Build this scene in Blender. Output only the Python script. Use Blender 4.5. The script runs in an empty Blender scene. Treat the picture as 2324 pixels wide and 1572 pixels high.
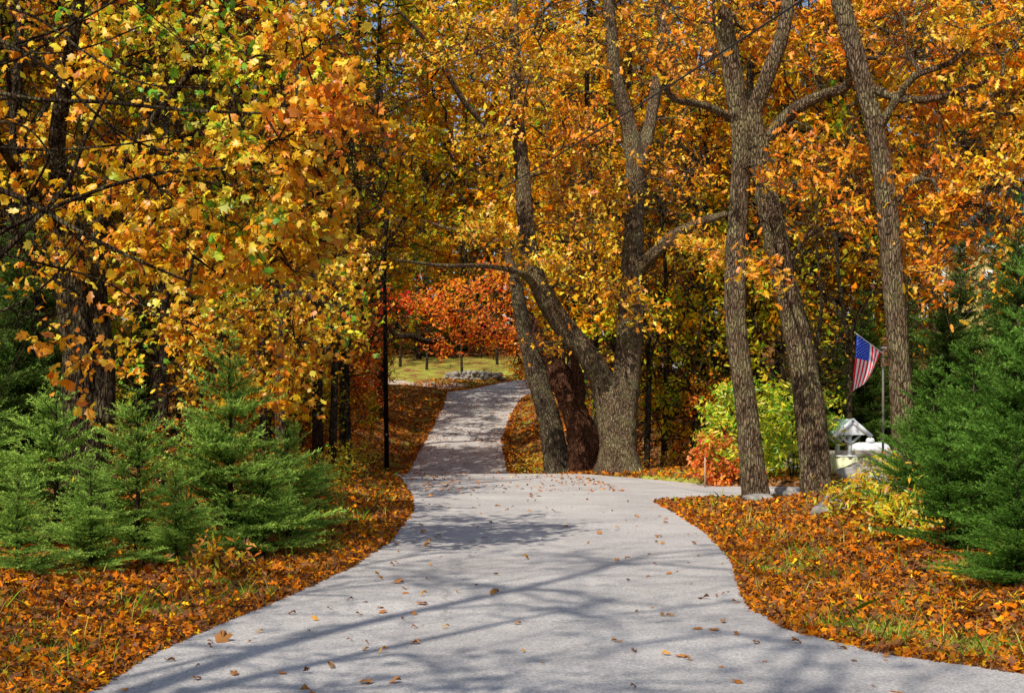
import bpy, bmesh, math
import numpy as np
rng=np.random.default_rng(11)
F=2905.0; CX=1162.0; HY=940.0; CH=1.7
def P(px,py,d): return np.array([(px-CX)/F*d, d, CH+(HY-py)/F*d])
scene=bpy.context.scene
COL=scene.collection
# ------------------------------------------------------------ terrain functions
_by=np.array([-60,34,37.5,41,46,50,53,57,80,84,95,110,125,160,260,420.])
_bz=np.array([0,0,-0.03,-0.35,-0.78,-0.78,-0.5,0.03,3.1,3.35,4.5,6.4,8.3,11.5,17,24.])
_ty=np.linspace(-60,420,4801); _tz=np.interp(_ty,_by,_bz)
_k=np.hanning(21); _k/=_k.sum()
_tzs=np.convolve(np.pad(_tz,10,mode='edge'),_k,mode='valid')
def base(y): return np.interp(y,_ty,_tzs)
LY=np.array([-40,5,7.8,9,10.3,11.9,14.1,17,22.4,26,32.9,38,46,52,63,73.3,80,90,110])
LX=np.array([-2.7,-2.65,-2.61,-2.6,-2.42,-2.14,-1.84,-1.68,-1.79,-2.08,-2.91,-3.69,-4.2,-4.24,-4.06,-3.96,-4.1,-.5,12])
RY=np.array([-40,5,7.5,8.4,9.1,10.1,11.2,12.7,15,18.3,21.9,24.7,30,38,46,52,60,69.5,76.5,80,90,110])
RX=np.array([9,6.5,4.2,3.35,2.64,2.21,2.12,2.3,2.62,2.82,2.86,2.79,2.4,1.67,0.5,-.13,-.46,0,.6,1.4,5.5,19])
def xl(y): return np.interp(y,LY,LX)
def xr(y): return np.interp(y,RY,RX)
DX=np.array([0.5,1.2,2.2,2.9,3.8,5,8,14,22,34]); DN=np.array([26,25,24,24.9,25.8,26.2,26.4,27,29,34.]); DF=np.array([38.8,38.4,36.8,35.2,33.2,30.4,29.9,31,33.5,39.])
def sstep(a,b,x):
    t=np.clip((x-a)/(b-a),0,1); return t*t*(3-2*t)
def hn(x,y,s=1.0,o=0.0):
    return (np.sin(x*1.3*s+o)*np.cos(y*1.1*s+1.7*o)+0.5*np.sin(x*2.9*s+y*2.3*s+o*2)+0.3*np.sin(x*5.3*s-y*4.7*s+o))/1.8
def grassy(x,y):
    w=off_road(x,y)
    return 0.8*hn(x,y,1.3,3.)+0.6*hn(x,y,3.,1.)+0.45*np.exp(-((w-.7)/.4)**2)-0.30
def off_road(x,y):
    u=np.maximum(xl(y)-x, x-xr(y))
    yn=np.interp(x,DX,DN); yf=np.interp(x,DX,DF)
    v=np.maximum(yn-y,y-yf); v=np.where(x<0.5,99,v)
    return np.minimum(u,v)
def Hh(x,y):
    x=np.asarray(x,float); y=np.asarray(y,float)
    o=off_road(x,y)
    z=base(y)+0*x
    left=sstep(0.1,3.0,xl(y)-x)
    right=sstep(0.2,3.0,np.minimum(x-xr(y),np.where(y<30,off_road(x,y),99)))
    z=z+left*(0.22*(1-.6*sstep(66,74,y))+0.75*sstep(42,56,y)*(1-sstep(62,76,y))+0.02*np.clip(-x-3,0,60)*(1-sstep(60,76,y)))
    z=z+np.where(o>0,right,0)*(0.14+0.26*(1-sstep(20,25,y))+0.9*sstep(50,58,y)*(1-sstep(70,80,y)))
    z=z+sstep(0.2,1.5,o)*(0.08*hn(x,y,1.3)+0.12*hn(x,y,0.35,2.0))
    z=z+sstep(30,70,np.abs(x))*3.0*sstep(20,60,y)
    z=z-0.05*(1-sstep(-0.12,0.06,o))
    return z
# ------------------------------------------------------------ mesh helpers
def build(name,V,idx,sizes,mat,col=None,smooth=False):
    V=np.asarray(V,np.float32); idx=np.asarray(idx,np.int32).ravel(); sizes=np.asarray(sizes,np.int32)
    me=bpy.data.meshes.new(name)
    me.vertices.add(len(V)); me.vertices.foreach_set('co',V.ravel())
    me.loops.add(len(idx)); me.loops.foreach_set('vertex_index',idx)
    me.polygons.add(len(sizes))
    st=np.zeros(len(sizes),np.int32); st[1:]=np.cumsum(sizes)[:-1]
    me.polygons.foreach_set('loop_start',st)
    me.update(calc_edges=True)
    if smooth: me.polygons.foreach_set('use_smooth',np.ones(len(sizes),bool))
    if col is not None:
        a=me.color_attributes.new('Col','FLOAT_COLOR','POINT')
        c=np.ones((len(V),4),np.float32); c[:,:3]=col; a.data.foreach_set('color',c.ravel())
    me.materials.append(mat)
    return me
def obj(name,me,parent=None,loc=(0,0,0),**props):
    o=bpy.data.objects.new(name,me); COL.objects.link(o); o.location=loc
    if parent is not None: o.parent=parent
    for k,v in props.items(): o[k]=v
    return o
def empty(name,loc,**props):
    o=obj(name,None,None,loc,**props); o.empty_display_size=0.3; return o
class MB:
    def __init__(s): s.V=[];s.I=[];s.S=[];s.C=[];s.n=0
    def add(s,V,Fc,col=(1,1,1)):
        V=np.asarray(V,float); s.V.append(V); s.C.append(np.broadcast_to(np.asarray(col,float),(len(V),3)))
        for f in Fc: s.I.extend([i+s.n for i in f]); s.S.append(len(f))
        s.n+=len(V)
    def box(s,c,d,col=(1,1,1),rot=None):
        c=np.array(c,float); d=np.array(d,float)/2
        v=np.array([[x,y,z] for x in(-1,1) for y in(-1,1) for z in(-1,1)],float)*d
        if rot is not None: v=v@np.array(rot).T
        s.add(v+c,[(0,1,3,2),(4,6,7,5),(0,4,5,1),(2,3,7,6),(0,2,6,4),(1,5,7,3)],col)
    def tube(s,pts,rad,k=8,col=(1,1,1),cap=True,rough=0,flare=0):
        V,Fc=tube(pts,rad,k,cap,rough,flare); s.add(V,Fc,col)
    def mesh(s,name,mat,smooth=False,usecol=True):
        return build(name,np.concatenate(s.V),s.I,s.S,mat,np.concatenate(s.C) if usecol else None,smooth)
def norm(v): return v/np.maximum(np.linalg.norm(v,axis=-1,keepdims=True),1e-9)
def tube(pts,rad,k=8,cap=True,rough=0,flare=0):
    pts=np.asarray(pts,float); rad=np.asarray(rad,float); m=len(pts)
    t=norm(np.gradient(pts,axis=0)); md=norm(pts[-1]-pts[0])
    ref=np.eye(3)[np.argmin(np.abs(md))]
    n1=norm(np.cross(t,ref)); n2=np.cross(t,n1)
    a=np.linspace(0,2*np.pi,k,endpoint=False)
    R=rad[:,None]*np.ones((1,k))
    if rough:
        ph=rng.uniform(0,6,3); s=np.linspace(0,1,m)[:,None]
        R=R*(1+rough*(0.6*np.sin(3*a[None]+ph[0]+3*s)+0.5*np.sin(5*a[None]+ph[1]-5*s)+0.5*rng.normal(size=(m,k))*0.6+0.5*np.sin(2*a[None]+ph[2]+17*s)))
    if flare:
        h=(pts[:,2]-pts[0,2])[:,None]
        R=R*(1+flare*np.exp(-np.clip(h,0,9)/0.30)*(0.7+0.6*np.sin(5*a[None]+1)+0.4*np.sin(3*a[None])))
    V=pts[:,None]+R[...,None]*(np.cos(a)[None,:,None]*n1[:,None]+np.sin(a)[None,:,None]*n2[:,None])
    V=V.reshape(-1,3); Fc=[]
    for i in range(m-1):
        for j in range(k):
            j2=(j+1)%k; Fc.append((i*k+j,i*k+j2,(i+1)*k+j2,(i+1)*k+j))
    if cap: Fc.append(tuple((m-1)*k+j for j in range(k))); Fc.append(tuple(k-1-j for j in range(k)))
    return V,Fc
def catmull(p,n=6):
    p=np.asarray(p,float); q=np.vstack([2*p[0]-p[1],p,2*p[-1]-p[-2]]); out=[]
    for i in range(1,len(q)-2):
        for t in np.linspace(0,1,n,endpoint=False):
            out.append(0.5*((2*q[i])+(-q[i-1]+q[i+1])*t+(2*q[i-1]-5*q[i]+4*q[i+1]-q[i+2])*t*t+(-q[i-1]+3*q[i]-3*q[i+1]+q[i+2])*t**3))
    out.append(p[-1]); return np.array(out)
# ------------------------------------------------------------ materials
def newmat(name):
    m=bpy.data.materials.new(name); m.use_nodes=True; nt=m.node_tree; nt.nodes.clear()
    out=nt.nodes.new('ShaderNodeOutputMaterial'); return m,nt,out
def N(nt,t,**kw):
    n=nt.nodes.new(t)
    for k,v in kw.items():
        if k in n.inputs: n.inputs[k].default_value=v
        else: setattr(n,k,v)
    return n
def ramp(nt,stops):
    r=nt.nodes.new('ShaderNodeValToRGB'); e=r.color_ramp.elements
    while len(e)<len(stops): e.new(0.5)
    for i,(p,c) in enumerate(stops): e[i].position=p; e[i].color=(*c,1)
    return r
def leafmat(name,trans=0.5,rough=0.5,gloss=0.0):
    m,nt,out=newmat(name); L=nt.links.new
    at=N(nt,'ShaderNodeAttribute',attribute_name='Col'); oi=N(nt,'ShaderNodeObjectInfo')
    mx=N(nt,'ShaderNodeMix',data_type='RGBA',blend_type='MULTIPLY'); mx.inputs[0].default_value=1
    L(at.outputs['Color'],mx.inputs[6]); L(oi.outputs['Color'],mx.inputs[7])
    b=N(nt,'ShaderNodeBsdfDiffuse')
    t=N(nt,'ShaderNodeBsdfTranslucent'); L(mx.outputs[2],b.inputs['Color']); L(mx.outputs[2],t.inputs['Color'])
    ms=N(nt,'ShaderNodeMixShader'); ms.inputs[0].default_value=trans
    L(b.outputs[0],ms.inputs[1]); L(t.outputs[0],ms.inputs[2])
    if gloss:
        g=N(nt,'ShaderNodeBsdfGlossy',Roughness=rough); m2=N(nt,'ShaderNodeMixShader'); m2.inputs[0].default_value=gloss
        L(ms.outputs[0],m2.inputs[1]); L(g.outputs[0],m2.inputs[2]); ms=m2
    L(ms.outputs[0],out.inputs[0]); return m
LEAF=leafmat('autumn_leaf',0.38,0.4,0.03)
FARLEAF=leafmat('woodland_leaf',0.38)
NEEDLE=leafmat('spruce_needle',0.3)
GRASS=leafmat('grass_blade',0.4)
LITTER=leafmat('dry_leaf',0.15)
def barkmat(name,c1,c2,c3,sc=1.0,lich=0.0):
    m,nt,out=newmat(name); L=nt.links.new
    tc=N(nt,'ShaderNodeTexCoord'); mp=N(nt,'ShaderNodeMapping'); mp.inputs['Scale'].default_value=(10*sc,10*sc,2.2*sc)
    L(tc.outputs['Object'],mp.inputs[0])
    n1=N(nt,'ShaderNodeTexNoise',Scale=2.0,Detail=8.0,Roughness=0.75,Distortion=0.6); L(mp.outputs[0],n1.inputs['Vector'])
    v=N(nt,'ShaderNodeTexVoronoi',Scale=2.4,feature='DISTANCE_TO_EDGE'); L(mp.outputs[0],v.inputs['Vector'])
    rv=ramp(nt,[(0.0,(.22,.22,.22)),(0.2,(1,1,1))]); L(v.outputs['Distance'],rv.inputs[0])
    r=ramp(nt,[(0.34,c1),(0.5,c2),(0.66,c3)]); L(n1.outputs[0],r.inputs[0])
    n2=N(nt,'ShaderNodeTexNoise',Scale=2.2,Detail=8.0,Roughness=0.78); L(tc.outputs['Object'],n2.inputs['Vector'])
    r2=ramp(nt,[(0.50,(0,0,0)),(0.56,(1,1,1))]); L(n2.outputs[0],r2.inputs[0])
    mul=N(nt,'ShaderNodeMath',operation='MULTIPLY'); mul.inputs[1].default_value=lich; L(r2.outputs[0],mul.inputs[0])
    mx=N(nt,'ShaderNodeMix',data_type='RGBA'); L(mul.outputs[0],mx.inputs[0]); L(r.outputs[0],mx.inputs[6]); mx.inputs[7].default_value=(.38,.33,.16,1)
    mm=N(nt,'ShaderNodeMix',data_type='RGBA',blend_type='MULTIPLY'); mm.inputs[0].default_value=.75; L(mx.outputs[2],mm.inputs[6]); L(rv.outputs[0],mm.inputs[7])
    b=N(nt,'ShaderNodeBsdfDiffuse'); L(mm.outputs[2],b.inputs['Color'])
    ad=N(nt,'ShaderNodeMath',operation='ADD'); L(n1.outputs[0],ad.inputs[0]); L(rv.outputs[0],ad.inputs[1])
    bp=N(nt,'ShaderNodeBump',Strength=1.0,Distance=0.06); L(ad.outputs[0],bp.inputs['Height']); L(bp.outputs[0],b.inputs['Normal'])
    L(b.outputs[0],out.inputs[0]); return m
BARK=barkmat('oak_bark',(.06,.038,.024),(.22,.145,.085),(.44,.33,.22),1.0,0.6)
BARKD=barkmat('dark_bark',(.012,.008,.006),(.06,.04,.026),(.17,.12,.08),1.0,0.3)
BARKM=barkmat('grey_brown_bark',(.03,.02,.014),(.13,.09,.06),(.28,.21,.15),1.0,0.4)
BARKR=barkmat('rotten_bark',(.03,.013,.008),(.17,.07,.038),(.38,.20,.11),1.2,0.0)
POLEM=barkmat('pole_wood',(.02,.01,.008),(.09,.048,.036),(.15,.09,.065),2.0,0.0)
POLEK=barkmat('dark_pole_wood',(.008,.007,.008),(.03,.026,.028),(.07,.06,.06),2.0,0.0)
def plain(name,c,rough=0.6,var=0.25,scale=6.0,bump=0.0,metal=0.0,useattr=False):
    m,nt,out=newmat(name); L=nt.links.new
    tc=N(nt,'ShaderNodeTexCoord'); nz=N(nt,'ShaderNodeTexNoise',Scale=scale,Detail=6.0); L(tc.outputs['Object'],nz.inputs['Vector'])
    r=ramp(nt,[(0.3,(1-var,)*3),(0.7,(1,1,1))]); L(nz.outputs[0],r.inputs[0])
    mx=N(nt,'ShaderNodeMix',data_type='RGBA',blend_type='MULTIPLY'); mx.inputs[0].default_value=1
    if useattr:
        a=N(nt,'ShaderNodeAttribute',attribute_name='Col'); L(a.outputs['Color'],mx.inputs[6])
    else: mx.inputs[6].default_value=(*c,1)
    L(r.outputs[0],mx.inputs[7])
    b=N(nt,'ShaderNodeBsdfPrincipled',Roughness=rough,Metallic=metal); L(mx.outputs[2],b.inputs['Base Color'])
    if bump:
        bp=N(nt,'ShaderNodeBump',Strength=bump,Distance=0.05); L(nz.outputs[0],bp.inputs['Height']); L(bp.outputs[0],b.inputs['Normal'])
    L(b.outputs[0],out.inputs[0]); return m
ROCK=plain('field_stone',(.40,.36,.31),0.9,0.7,5.0,0.8)
ATTR=plain('painted_attr',(1,1,1),0.6,0.15,5.0,useattr=True)
GLASS=plain('window_glass',(.05,.06,.08),.08,.1)
CLOTH=leafmat('flag_cloth',0.35,0.7)
def clap(name,c,pitch=0.11):
    m,nt,out=newmat(name); L=nt.links.new
    tc=N(nt,'ShaderNodeTexCoord'); w=N(nt,'ShaderNodeTexWave',wave_type='BANDS',bands_direction='Z',wave_profile='SAW',Scale=0.5/pitch)
    L(tc.outputs['Object'],w.inputs['Vector'])
    r=ramp(nt,[(0.0,tuple(x*0.35 for x in c)),(0.15,c),(1,c)]); L(w.outputs[0],r.inputs[0])
    b=N(nt,'ShaderNodeBsdfPrincipled',Roughness=0.6); L(r.outputs[0],b.inputs['Base Color'])
    bp=N(nt,'ShaderNodeBump',Strength=0.6,Distance=0.02); L(w.outputs[0],bp.inputs['Height']); L(bp.outputs[0],b.inputs['Normal'])
    L(b.outputs[0],out.inputs[0]); return m
def asphalt(name,lo,hi):
    m,nt,out=newmat(name); L=nt.links.new
    tc=N(nt,'ShaderNodeTexCoord')
    n1=N(nt,'ShaderNodeTexNoise',Scale=50.0,Detail=5.0,Roughness=0.85); L(tc.outputs['Object'],n1.inputs['Vector'])
    n2=N(nt,'ShaderNodeTexNoise',Scale=0.6,Detail=6.0,Roughness=0.65); L(tc.outputs['Object'],n2.inputs['Vector'])
    r1=ramp(nt,[(0.32,(.3,.3,.3)),(0.5,(1,1,1)),(0.7,(1.6,1.6,1.6))]); L(n1.outputs[0],r1.inputs[0])
    r2=ramp(nt,[(0.3,lo),(0.7,hi)]); L(n2.outputs[0],r2.inputs[0])
    mx=N(nt,'ShaderNodeMix',data_type='RGBA',blend_type='MULTIPLY'); mx.inputs[0].default_value=1; L(r2.outputs[0],mx.inputs[6]); L(r1.outputs[0],mx.inputs[7])
    vo=N(nt,'ShaderNodeTexVoronoi',Scale=0.16,feature='DISTANCE_TO_EDGE'); 
    nd=N(nt,'ShaderNodeTexNoise',Scale=1.1,Detail=8.0,Roughness=0.7); L(tc.outputs['Object'],nd.inputs['Vector'])
    va=N(nt,'ShaderNodeVectorMath',operation='ADD'); L(tc.outputs['Object'],va.inputs[0]); L(nd.outputs['Color'],va.inputs[1]); L(va.outputs[0],vo.inputs['Vector'])
    rc=ramp(nt,[(0.0,(.45,.45,.45)),(0.0022,(1,1,1))]); L(vo.outputs[0],rc.inputs[0])
    m3=N(nt,'ShaderNodeMix',data_type='RGBA',blend_type='MULTIPLY'); m3.inputs[0].default_value=0.7; L(mx.outputs[2],m3.inputs[6]); L(rc.outputs[0],m3.inputs[7])
    b=N(nt,'ShaderNodeBsdfPrincipled',Roughness=0.8); L(m3.outputs[2],b.inputs['Base Color'])
    bp=N(nt,'ShaderNodeBump',Strength=0.9,Distance=0.012); L(n1.outputs[0],bp.inputs['Height']); L(bp.outputs[0],b.inputs['Normal'])
    L(b.outputs[0],out.inputs[0]); return m
ASPH=asphalt('old_asphalt',(.41,.375,.35),(.60,.555,.51))
def groundmat():
    m,nt,out=newmat('forest_floor'); L=nt.links.new
    tc=N(nt,'ShaderNodeTexCoord')
    v=N(nt,'ShaderNodeTexVoronoi',Scale=13.0); L(tc.outputs['Object'],v.inputs['Vector'])
    sp=N(nt,'ShaderNodeSeparateColor'); L(v.outputs['Color'],sp.inputs[0])
    r=ramp(nt,[(0.0,(.05,.025,.012)),(0.3,(.17,.07,.022)),(0.55,(.33,.13,.035)),(0.8,(.40,.22,.09)),(1,(.2,.1,.05))]); L(sp.outputs[0],r.inputs[0])
    n=N(nt,'ShaderNodeTexNoise',Scale=0.9,Detail=7.0,Roughness=.65); L(tc.outputs['Object'],n.inputs['Vector'])
    at=N(nt,'ShaderNodeAttribute',attribute_name='Col'); sa=N(nt,'ShaderNodeSeparateColor'); L(at.outputs['Color'],sa.inputs[0])
    ad=N(nt,'ShaderNodeMath',operation='ADD'); L(n.outputs[0],ad.inputs[0]); L(sa.outputs[0],ad.inputs[1])
    rg=ramp(nt,[(0.62,(0,0,0)),(0.8,(1,1,1))]); L(ad.outputs[0],rg.inputs[0])
    ng=N(nt,'ShaderNodeTexNoise',Scale=3.0,Detail=8.0,Roughness=.8); L(tc.outputs['Object'],ng.inputs['Vector'])
    rr=ramp(nt,[(0.35,(.12,.14,.02)),(0.5,(.32,.33,.05)),(0.65,(.52,.46,.12))]); L(ng.outputs[0],rr.inputs[0])
    mx=N(nt,'ShaderNodeMix',data_type='RGBA'); L(rg.outputs[0],mx.inputs[0]); L(r.outputs[0],mx.inputs[6]); L(rr.outputs[0],mx.inputs[7])
    m2=N(nt,'ShaderNodeMix',data_type='RGBA'); L(sa.outputs[1],m2.inputs[0]); L(mx.outputs[2],m2.inputs[6]); m2.inputs[7].default_value=(.52,.42,.32,1)
    b=N(nt,'ShaderNodeBsdfDiffuse'); L(m2.outputs[2],b.inputs['Color'])
    bp=N(nt,'ShaderNodeBump',Strength=0.7,Distance=0.04); L(v.outputs['Distance'],bp.inputs['Height']); L(bp.outputs[0],b.inputs['Normal'])
    L(b.outputs[0],out.inputs[0]); return m
GROUND=groundmat()
# ------------------------------------------------------------ ground, road
gx=np.concatenate([np.linspace(-400,-30,25)[:-1],np.linspace(-30,-8,70)[:-1],np.arange(-8,12,0.12),np.linspace(12,40,70),np.linspace(40,400,25)[1:]])
gy=np.concatenate([np.linspace(-60,3,20)[:-1],np.arange(3,40,0.16),np.arange(40,100,0.45),np.linspace(100,420,60)])
X,Y=np.meshgrid(gx,gy); Z=Hh(X,Y)
def grid_faces(nr,nc):
    i=np.arange(nr-1)[:,None]*nc+np.arange(nc-1)[None]; i=i.ravel()
    return np.stack([i,i+1,i+nc+1,i+nc],1)
f=grid_faces(len(gy),len(gx))
gr=(0.22*sstep(-.2,.5,grassy(X,Y)))*sstep(0.05,0.4,off_road(X,Y))*(1-sstep(1.8,3.6,off_road(X,Y)))
gr=gr+0.35*((X>3.5)&(Y>31)&(Y<45)&(X<30))+0.25*sstep(80,86,Y)*(X<6)*(X>-18)*(Y<112)-0.02
gv=((X.ravel()<-3.0)&(np.abs(Y.ravel()-(84.5-(X.ravel()+3)*0.8))<2.2)&(X.ravel()>-15)).astype(float)
col=np.stack([gr.ravel(),gv,0*gr.ravel()],1)
obj('ground',build('ground',np.stack([X.ravel(),Y.ravel(),Z.ravel()],1),f,np.full(len(f),4),GROUND,col,True),kind='structure')
ys=np.concatenate([np.arange(-40,5,1.0),np.arange(5,40,0.2),np.arange(40,108,0.4)]); nc=14
T=np.linspace(0,1,nc)
jl=0.04*np.sin(ys*2.3)+0.03*np.sin(ys*6.1)+0.02*np.sin(ys*15); jr=0.04*np.sin(ys*2.9+1)+0.03*np.sin(ys*7.3)+0.02*np.sin(ys*17)
XR=(xl(ys)+jl)[:,None]*(1-T)+(xr(ys)+jr)[:,None]*T; YR=np.repeat(ys[:,None],nc,1); ZR=base(YR)+0.008
f=grid_faces(len(ys),nc)
obj('road',build('road',np.stack([XR.ravel(),YR.ravel(),ZR.ravel()],1),f,np.full(len(f),4),ASPH,None,True),kind='structure')
xs=np.arange(1.4,34,0.25); T=np.linspace(0,1,12)
YD=np.interp(xs,DX,DN)[:,None]*(1-T)+np.interp(xs,DX,DF)[:,None]*T; XD=np.repeat(xs[:,None],12,1); ZD=base(YD)+0.003
f=grid_faces(len(xs),12)[:,::-1]
obj('driveway',build('driveway',np.stack([XD.ravel(),YD.ravel(),ZD.ravel()],1),f,np.full(len(f),4),ASPH,None,True),kind='structure')
# ------------------------------------------------------------ leaves
def fan(pts,droop=.25):
    pts=np.array(pts,float); n=len(pts)
    V=np.vstack([[0,0,0],np.column_stack([pts,-droop*np.abs(pts[:,0])+0.12*np.sin(5*pts[:,1])-0.10*np.cos(9*pts[:,0])*np.abs(pts[:,1])])])
    return V,np.array([(0,i+1,(i+1)%n+1) for i in range(n)])
def pol(l): return [(r*math.sin(math.radians(a)),r*math.cos(math.radians(a))) for a,r in l]
MAPLE=fan(pol([(0,.60),(14,.42),(24,.34),(38,.52),(52,.36),(62,.28),(85,.42),(110,.26),(150,.30),(180,.26),(210,.30),(250,.26),(275,.42),(298,.28),(308,.36),(322,.52),(336,.34),(346,.42)]),.35)
OAK=fan([(0,.62),(.13,.42),(.27,.40),(.15,.2),(.33,.1),(.14,-.05),(.22,-.25),(0,-.5),(-.22,-.25),(-.14,-.05),(-.33,.1),(-.15,.2),(-.27,.4),(-.13,.42)])
LOB=fan([(0,.6),(.12,.25),(.36,.2),(.16,-.1),(.22,-.38),(-.22,-.38),(-.16,-.1),(-.36,.2),(-.12,.25)])
DIA=(np.array([[0,.55,0],[.33,0,-.08],[0,-.5,0],[-.33,.05,-.08]]),np.array([(0,1,2),(0,2,3)]))
BLADE=(np.array([[0,.6,-.05],[.2,.1,0],[0,-.5,0],[-.2,.1,0]]),np.array([(0,2,1),(0,3,2)]))
SUNB=np.array([-.32,-.72,.0])
def leaves_arr(C,size,col,tmpl,up=0.6,hang=0.5,sunb=1.0):
    n=len(C); V,Fc=tmpl
    nrm=norm(rng.normal(size=(n,3))+np.array([0,0,up])+SUNB*sunb)
    d=rng.normal(size=(n,3))+np.array([0,0,-hang]); d=norm(d-nrm*np.sum(d*nrm,1,keepdims=True)); s=np.cross(d,nrm)
    sz=np.asarray(size)*rng.uniform(0.5,1.35,n)
    curl=rng.uniform(-0.5,2.6,n); nar=rng.uniform(.6,1.05,n)
    P_=C[:,None]+sz[:,None,None]*(V[None,:,0:1]*nar[:,None,None]*s[:,None]+V[None,:,1:2]*d[:,None]+V[None,:,2:3]*curl[:,None,None]*nrm[:,None])
    idx=(Fc[None]+np.arange(n)[:,None,None]*len(V)).reshape(-1,3)
    return P_.reshape(-1,3),idx,np.repeat(col,len(V),0)
def leafmesh(name,C,size,col,tmpl,mat=None,**k):
    V,I,c=leaves_arr(C,size,col,tmpl,**k)
    return build(name,V,I,np.full(len(I),3),mat or LEAF,c)
C_={'gold':(.98,.57,.02),'yel':(.98,.74,.06),'org':(.98,.37,.012),'dor':(.95,.25,.010),'rust':(.66,.21,.02),'brn':(.28,.12,.05),
   'grn':(.20,.46,.02),'lim':(.70,.74,.03),'oli':(.48,.46,.03),'red':(.95,.12,.02),'crim':(.75,.03,.04),'cor':(.98,.30,.06),'dkg':(.06,.15,.02)}
PAL={'A':[('gold',5),('yel',2),('org',3.6),('rust',.8),('lim',.6)],
 'B':[('gold',4),('org',4.4),('yel',1.8),('dor',.6)],
 'C':[('org',6),('gold',3),('dor',1.8),('rust',.3)],
 'G':[('lim',2.2),('gold',3.6),('grn',1.8),('yel',2.2),('org',1.6),('oli',.8)],
 'GG':[('grn',2.5),('lim',4),('yel',2)],
 'R':[('red',2),('cor',6),('org',3),('crim',.2)],
 'CR':[('crim',3),('red',4),('cor',2)],
 'T':[('rust',3),('dor',3),('gold',2),('org',4)],
 'O':[('oli',3),('lim',3.5),('gold',3),('rust',.5),('org',1.5)],
 'D':[('rust',2),('brn',2),('oli',2),('org',2),('gold',1.5)],
 'F':[('dor',3),('rust',2),('org',3),('gold',2.5),('oli',1)],
 'LT':[('dor',1.7),('rust',5),('brn',6),('org',.9),('gold',.6)],
 'RH':[('lim',5),('grn',3),('yel',1.6),('dkg',.3)]}
def colors(pal,n,sub=None):
    p=PAL[pal]; w=np.array([q[1] for q in p],float); w/=w.sum(); c=np.array([C_[q[0]] for q in p])
    ix=rng.choice(len(p),size=n,p=w)
    c=c[ix]*rng.uniform(0.72,1.08,(n,1))
    return np.clip(c*rng.normal(1,0.06,(n,3)),0.004,.98)
# ------------------------------------------------------------ tree builder
def make_tree_meshes(name,stems,subs,bark,tmpl,lsize,nleaf,sig,twig_r=0.006,trunk_k=14,up=0.6,hang=0.5,flare=0.5,ntw=4,base_o=np.zeros(3),pw=0.48,rough=0.06,leafm=None,barefrac=0.0,sunb=1.0):
    mb=MB(); pos=[]
    for si,(pts,rad) in enumerate(stems):
        pc=catmull(pts,9); rc=np.interp(np.linspace(0,1,len(pc)),np.linspace(0,1,len(rad)),rad)
        mb.tube(pc-base_o,rc,trunk_k,rough=rough,flare=flare if si==0 else 0)
        for i in range(len(pc)): pos.append(pc[i])
    ns=len(pos); z0=pos[0][2]
    hmin=z0+(max(p[2] for p in pos)-z0)*0.15
    LC=[];LL=[]; paths=[]
    if subs:
        A=np.array(pos); Q=np.array([s[0] for s in subs])
        dd=np.array([np.min(np.linalg.norm(A-q,axis=1)) for q in Q]); order=np.argsort(dd)
        posA=np.zeros((ns+len(Q)*40,3)); posA[:ns]=A; cnt=ns
        valid=np.zeros(len(posA),bool); valid[:ns]=A[:,2]>hmin
        parA=-np.ones(len(posA),int); tips=[]
        for oi_ in order:
            q=Q[oi_]; D=np.linalg.norm(posA[:cnt]-q,axis=1)+0.9*np.maximum(0,posA[:cnt,2]-q[2])+np.where(valid[:cnt],0,99)
            j=int(np.argmin(D)); p0=posA[j]; Ln=np.linalg.norm(q-p0); m=int(min(12,max(2,Ln/0.4)))
            t=np.linspace(0,1,m+1)[1:,None]; w=np.sin(np.pi*t)
            ph=rng.normal(size=3); ph2=rng.normal(size=3)
            pts=p0+(q-p0)*t+w*(np.array([0,0,0.13*Ln])+ph*0.07*Ln)+np.sin(2*np.pi*t)*ph2*0.05*Ln+rng.normal(size=(m,3))*0.03*min(Ln,2)*(t<1)
            prev=j; path=[j]
            for p in pts:
                if cnt>=len(posA): break
                posA[cnt]=p; valid[cnt]=True; parA[cnt]=prev; path.append(cnt); prev=cnt; cnt+=1
            paths.append(path); tips.append(prev)
        load=np.zeros(cnt)
        for t_ in tips: load[t_]+=1
        for i in range(cnt-1,ns-1,-1):
            if parA[i]>=0: load[parA[i]]+=load[i]
        rad=twig_r*(1+load)**pw*1.3
        for path in paths:
            pp=posA[path]; rr=rad[path].copy(); rr[0]=rr[1]
            rr[-1]=twig_r*0.9
            mb.tube(pp-base_o,rr,5 if rr[0]<0.05 else 8,cap=False)
        for q,pal in subs:
            n=int(nleaf*rng.uniform(0.4,1.6)); 
            nt_=ntw
            tl0=sig
            if rng.random()<barefrac: n=int(n*.08); tl0=sig*2.4; nt_=ntw+4
            td=norm(rng.normal(size=(nt_,3))); tl=tl0*rng.uniform(1.2,2.4,nt_)
            for a in range(nt_):
                mid=q+td[a]*tl[a]*0.5+rng.normal(size=3)*0.10*tl[a]
                mb.tube(np.array([q,mid,q+td[a]*tl[a]])-base_o,[twig_r*0.9,twig_r*0.7,twig_r*0.35],3,cap=False)
            if n:
                ti=rng.integers(0,nt_,n); tt=rng.uniform(0.1,1.05,n)
                c=q+td[ti]*(tl[ti]*tt)[:,None]+rng.normal(size=(n,3))*sig*0.33*np.array([1,1,0.8])
                LC.append(c-base_o); LL.append(np.clip(colors(pal,n)*rng.uniform(0.82,1.12),0,.98))
    tm=mb.mesh(name+'_trunk',bark,True,False)
    cm=None
    if LC: cm=leafmesh(name+'_crown',np.vstack(LC),lsize,np.vstack(LL),tmpl,leafm,up=up,hang=hang,sunb=sunb)
    return tm,cm
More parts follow.
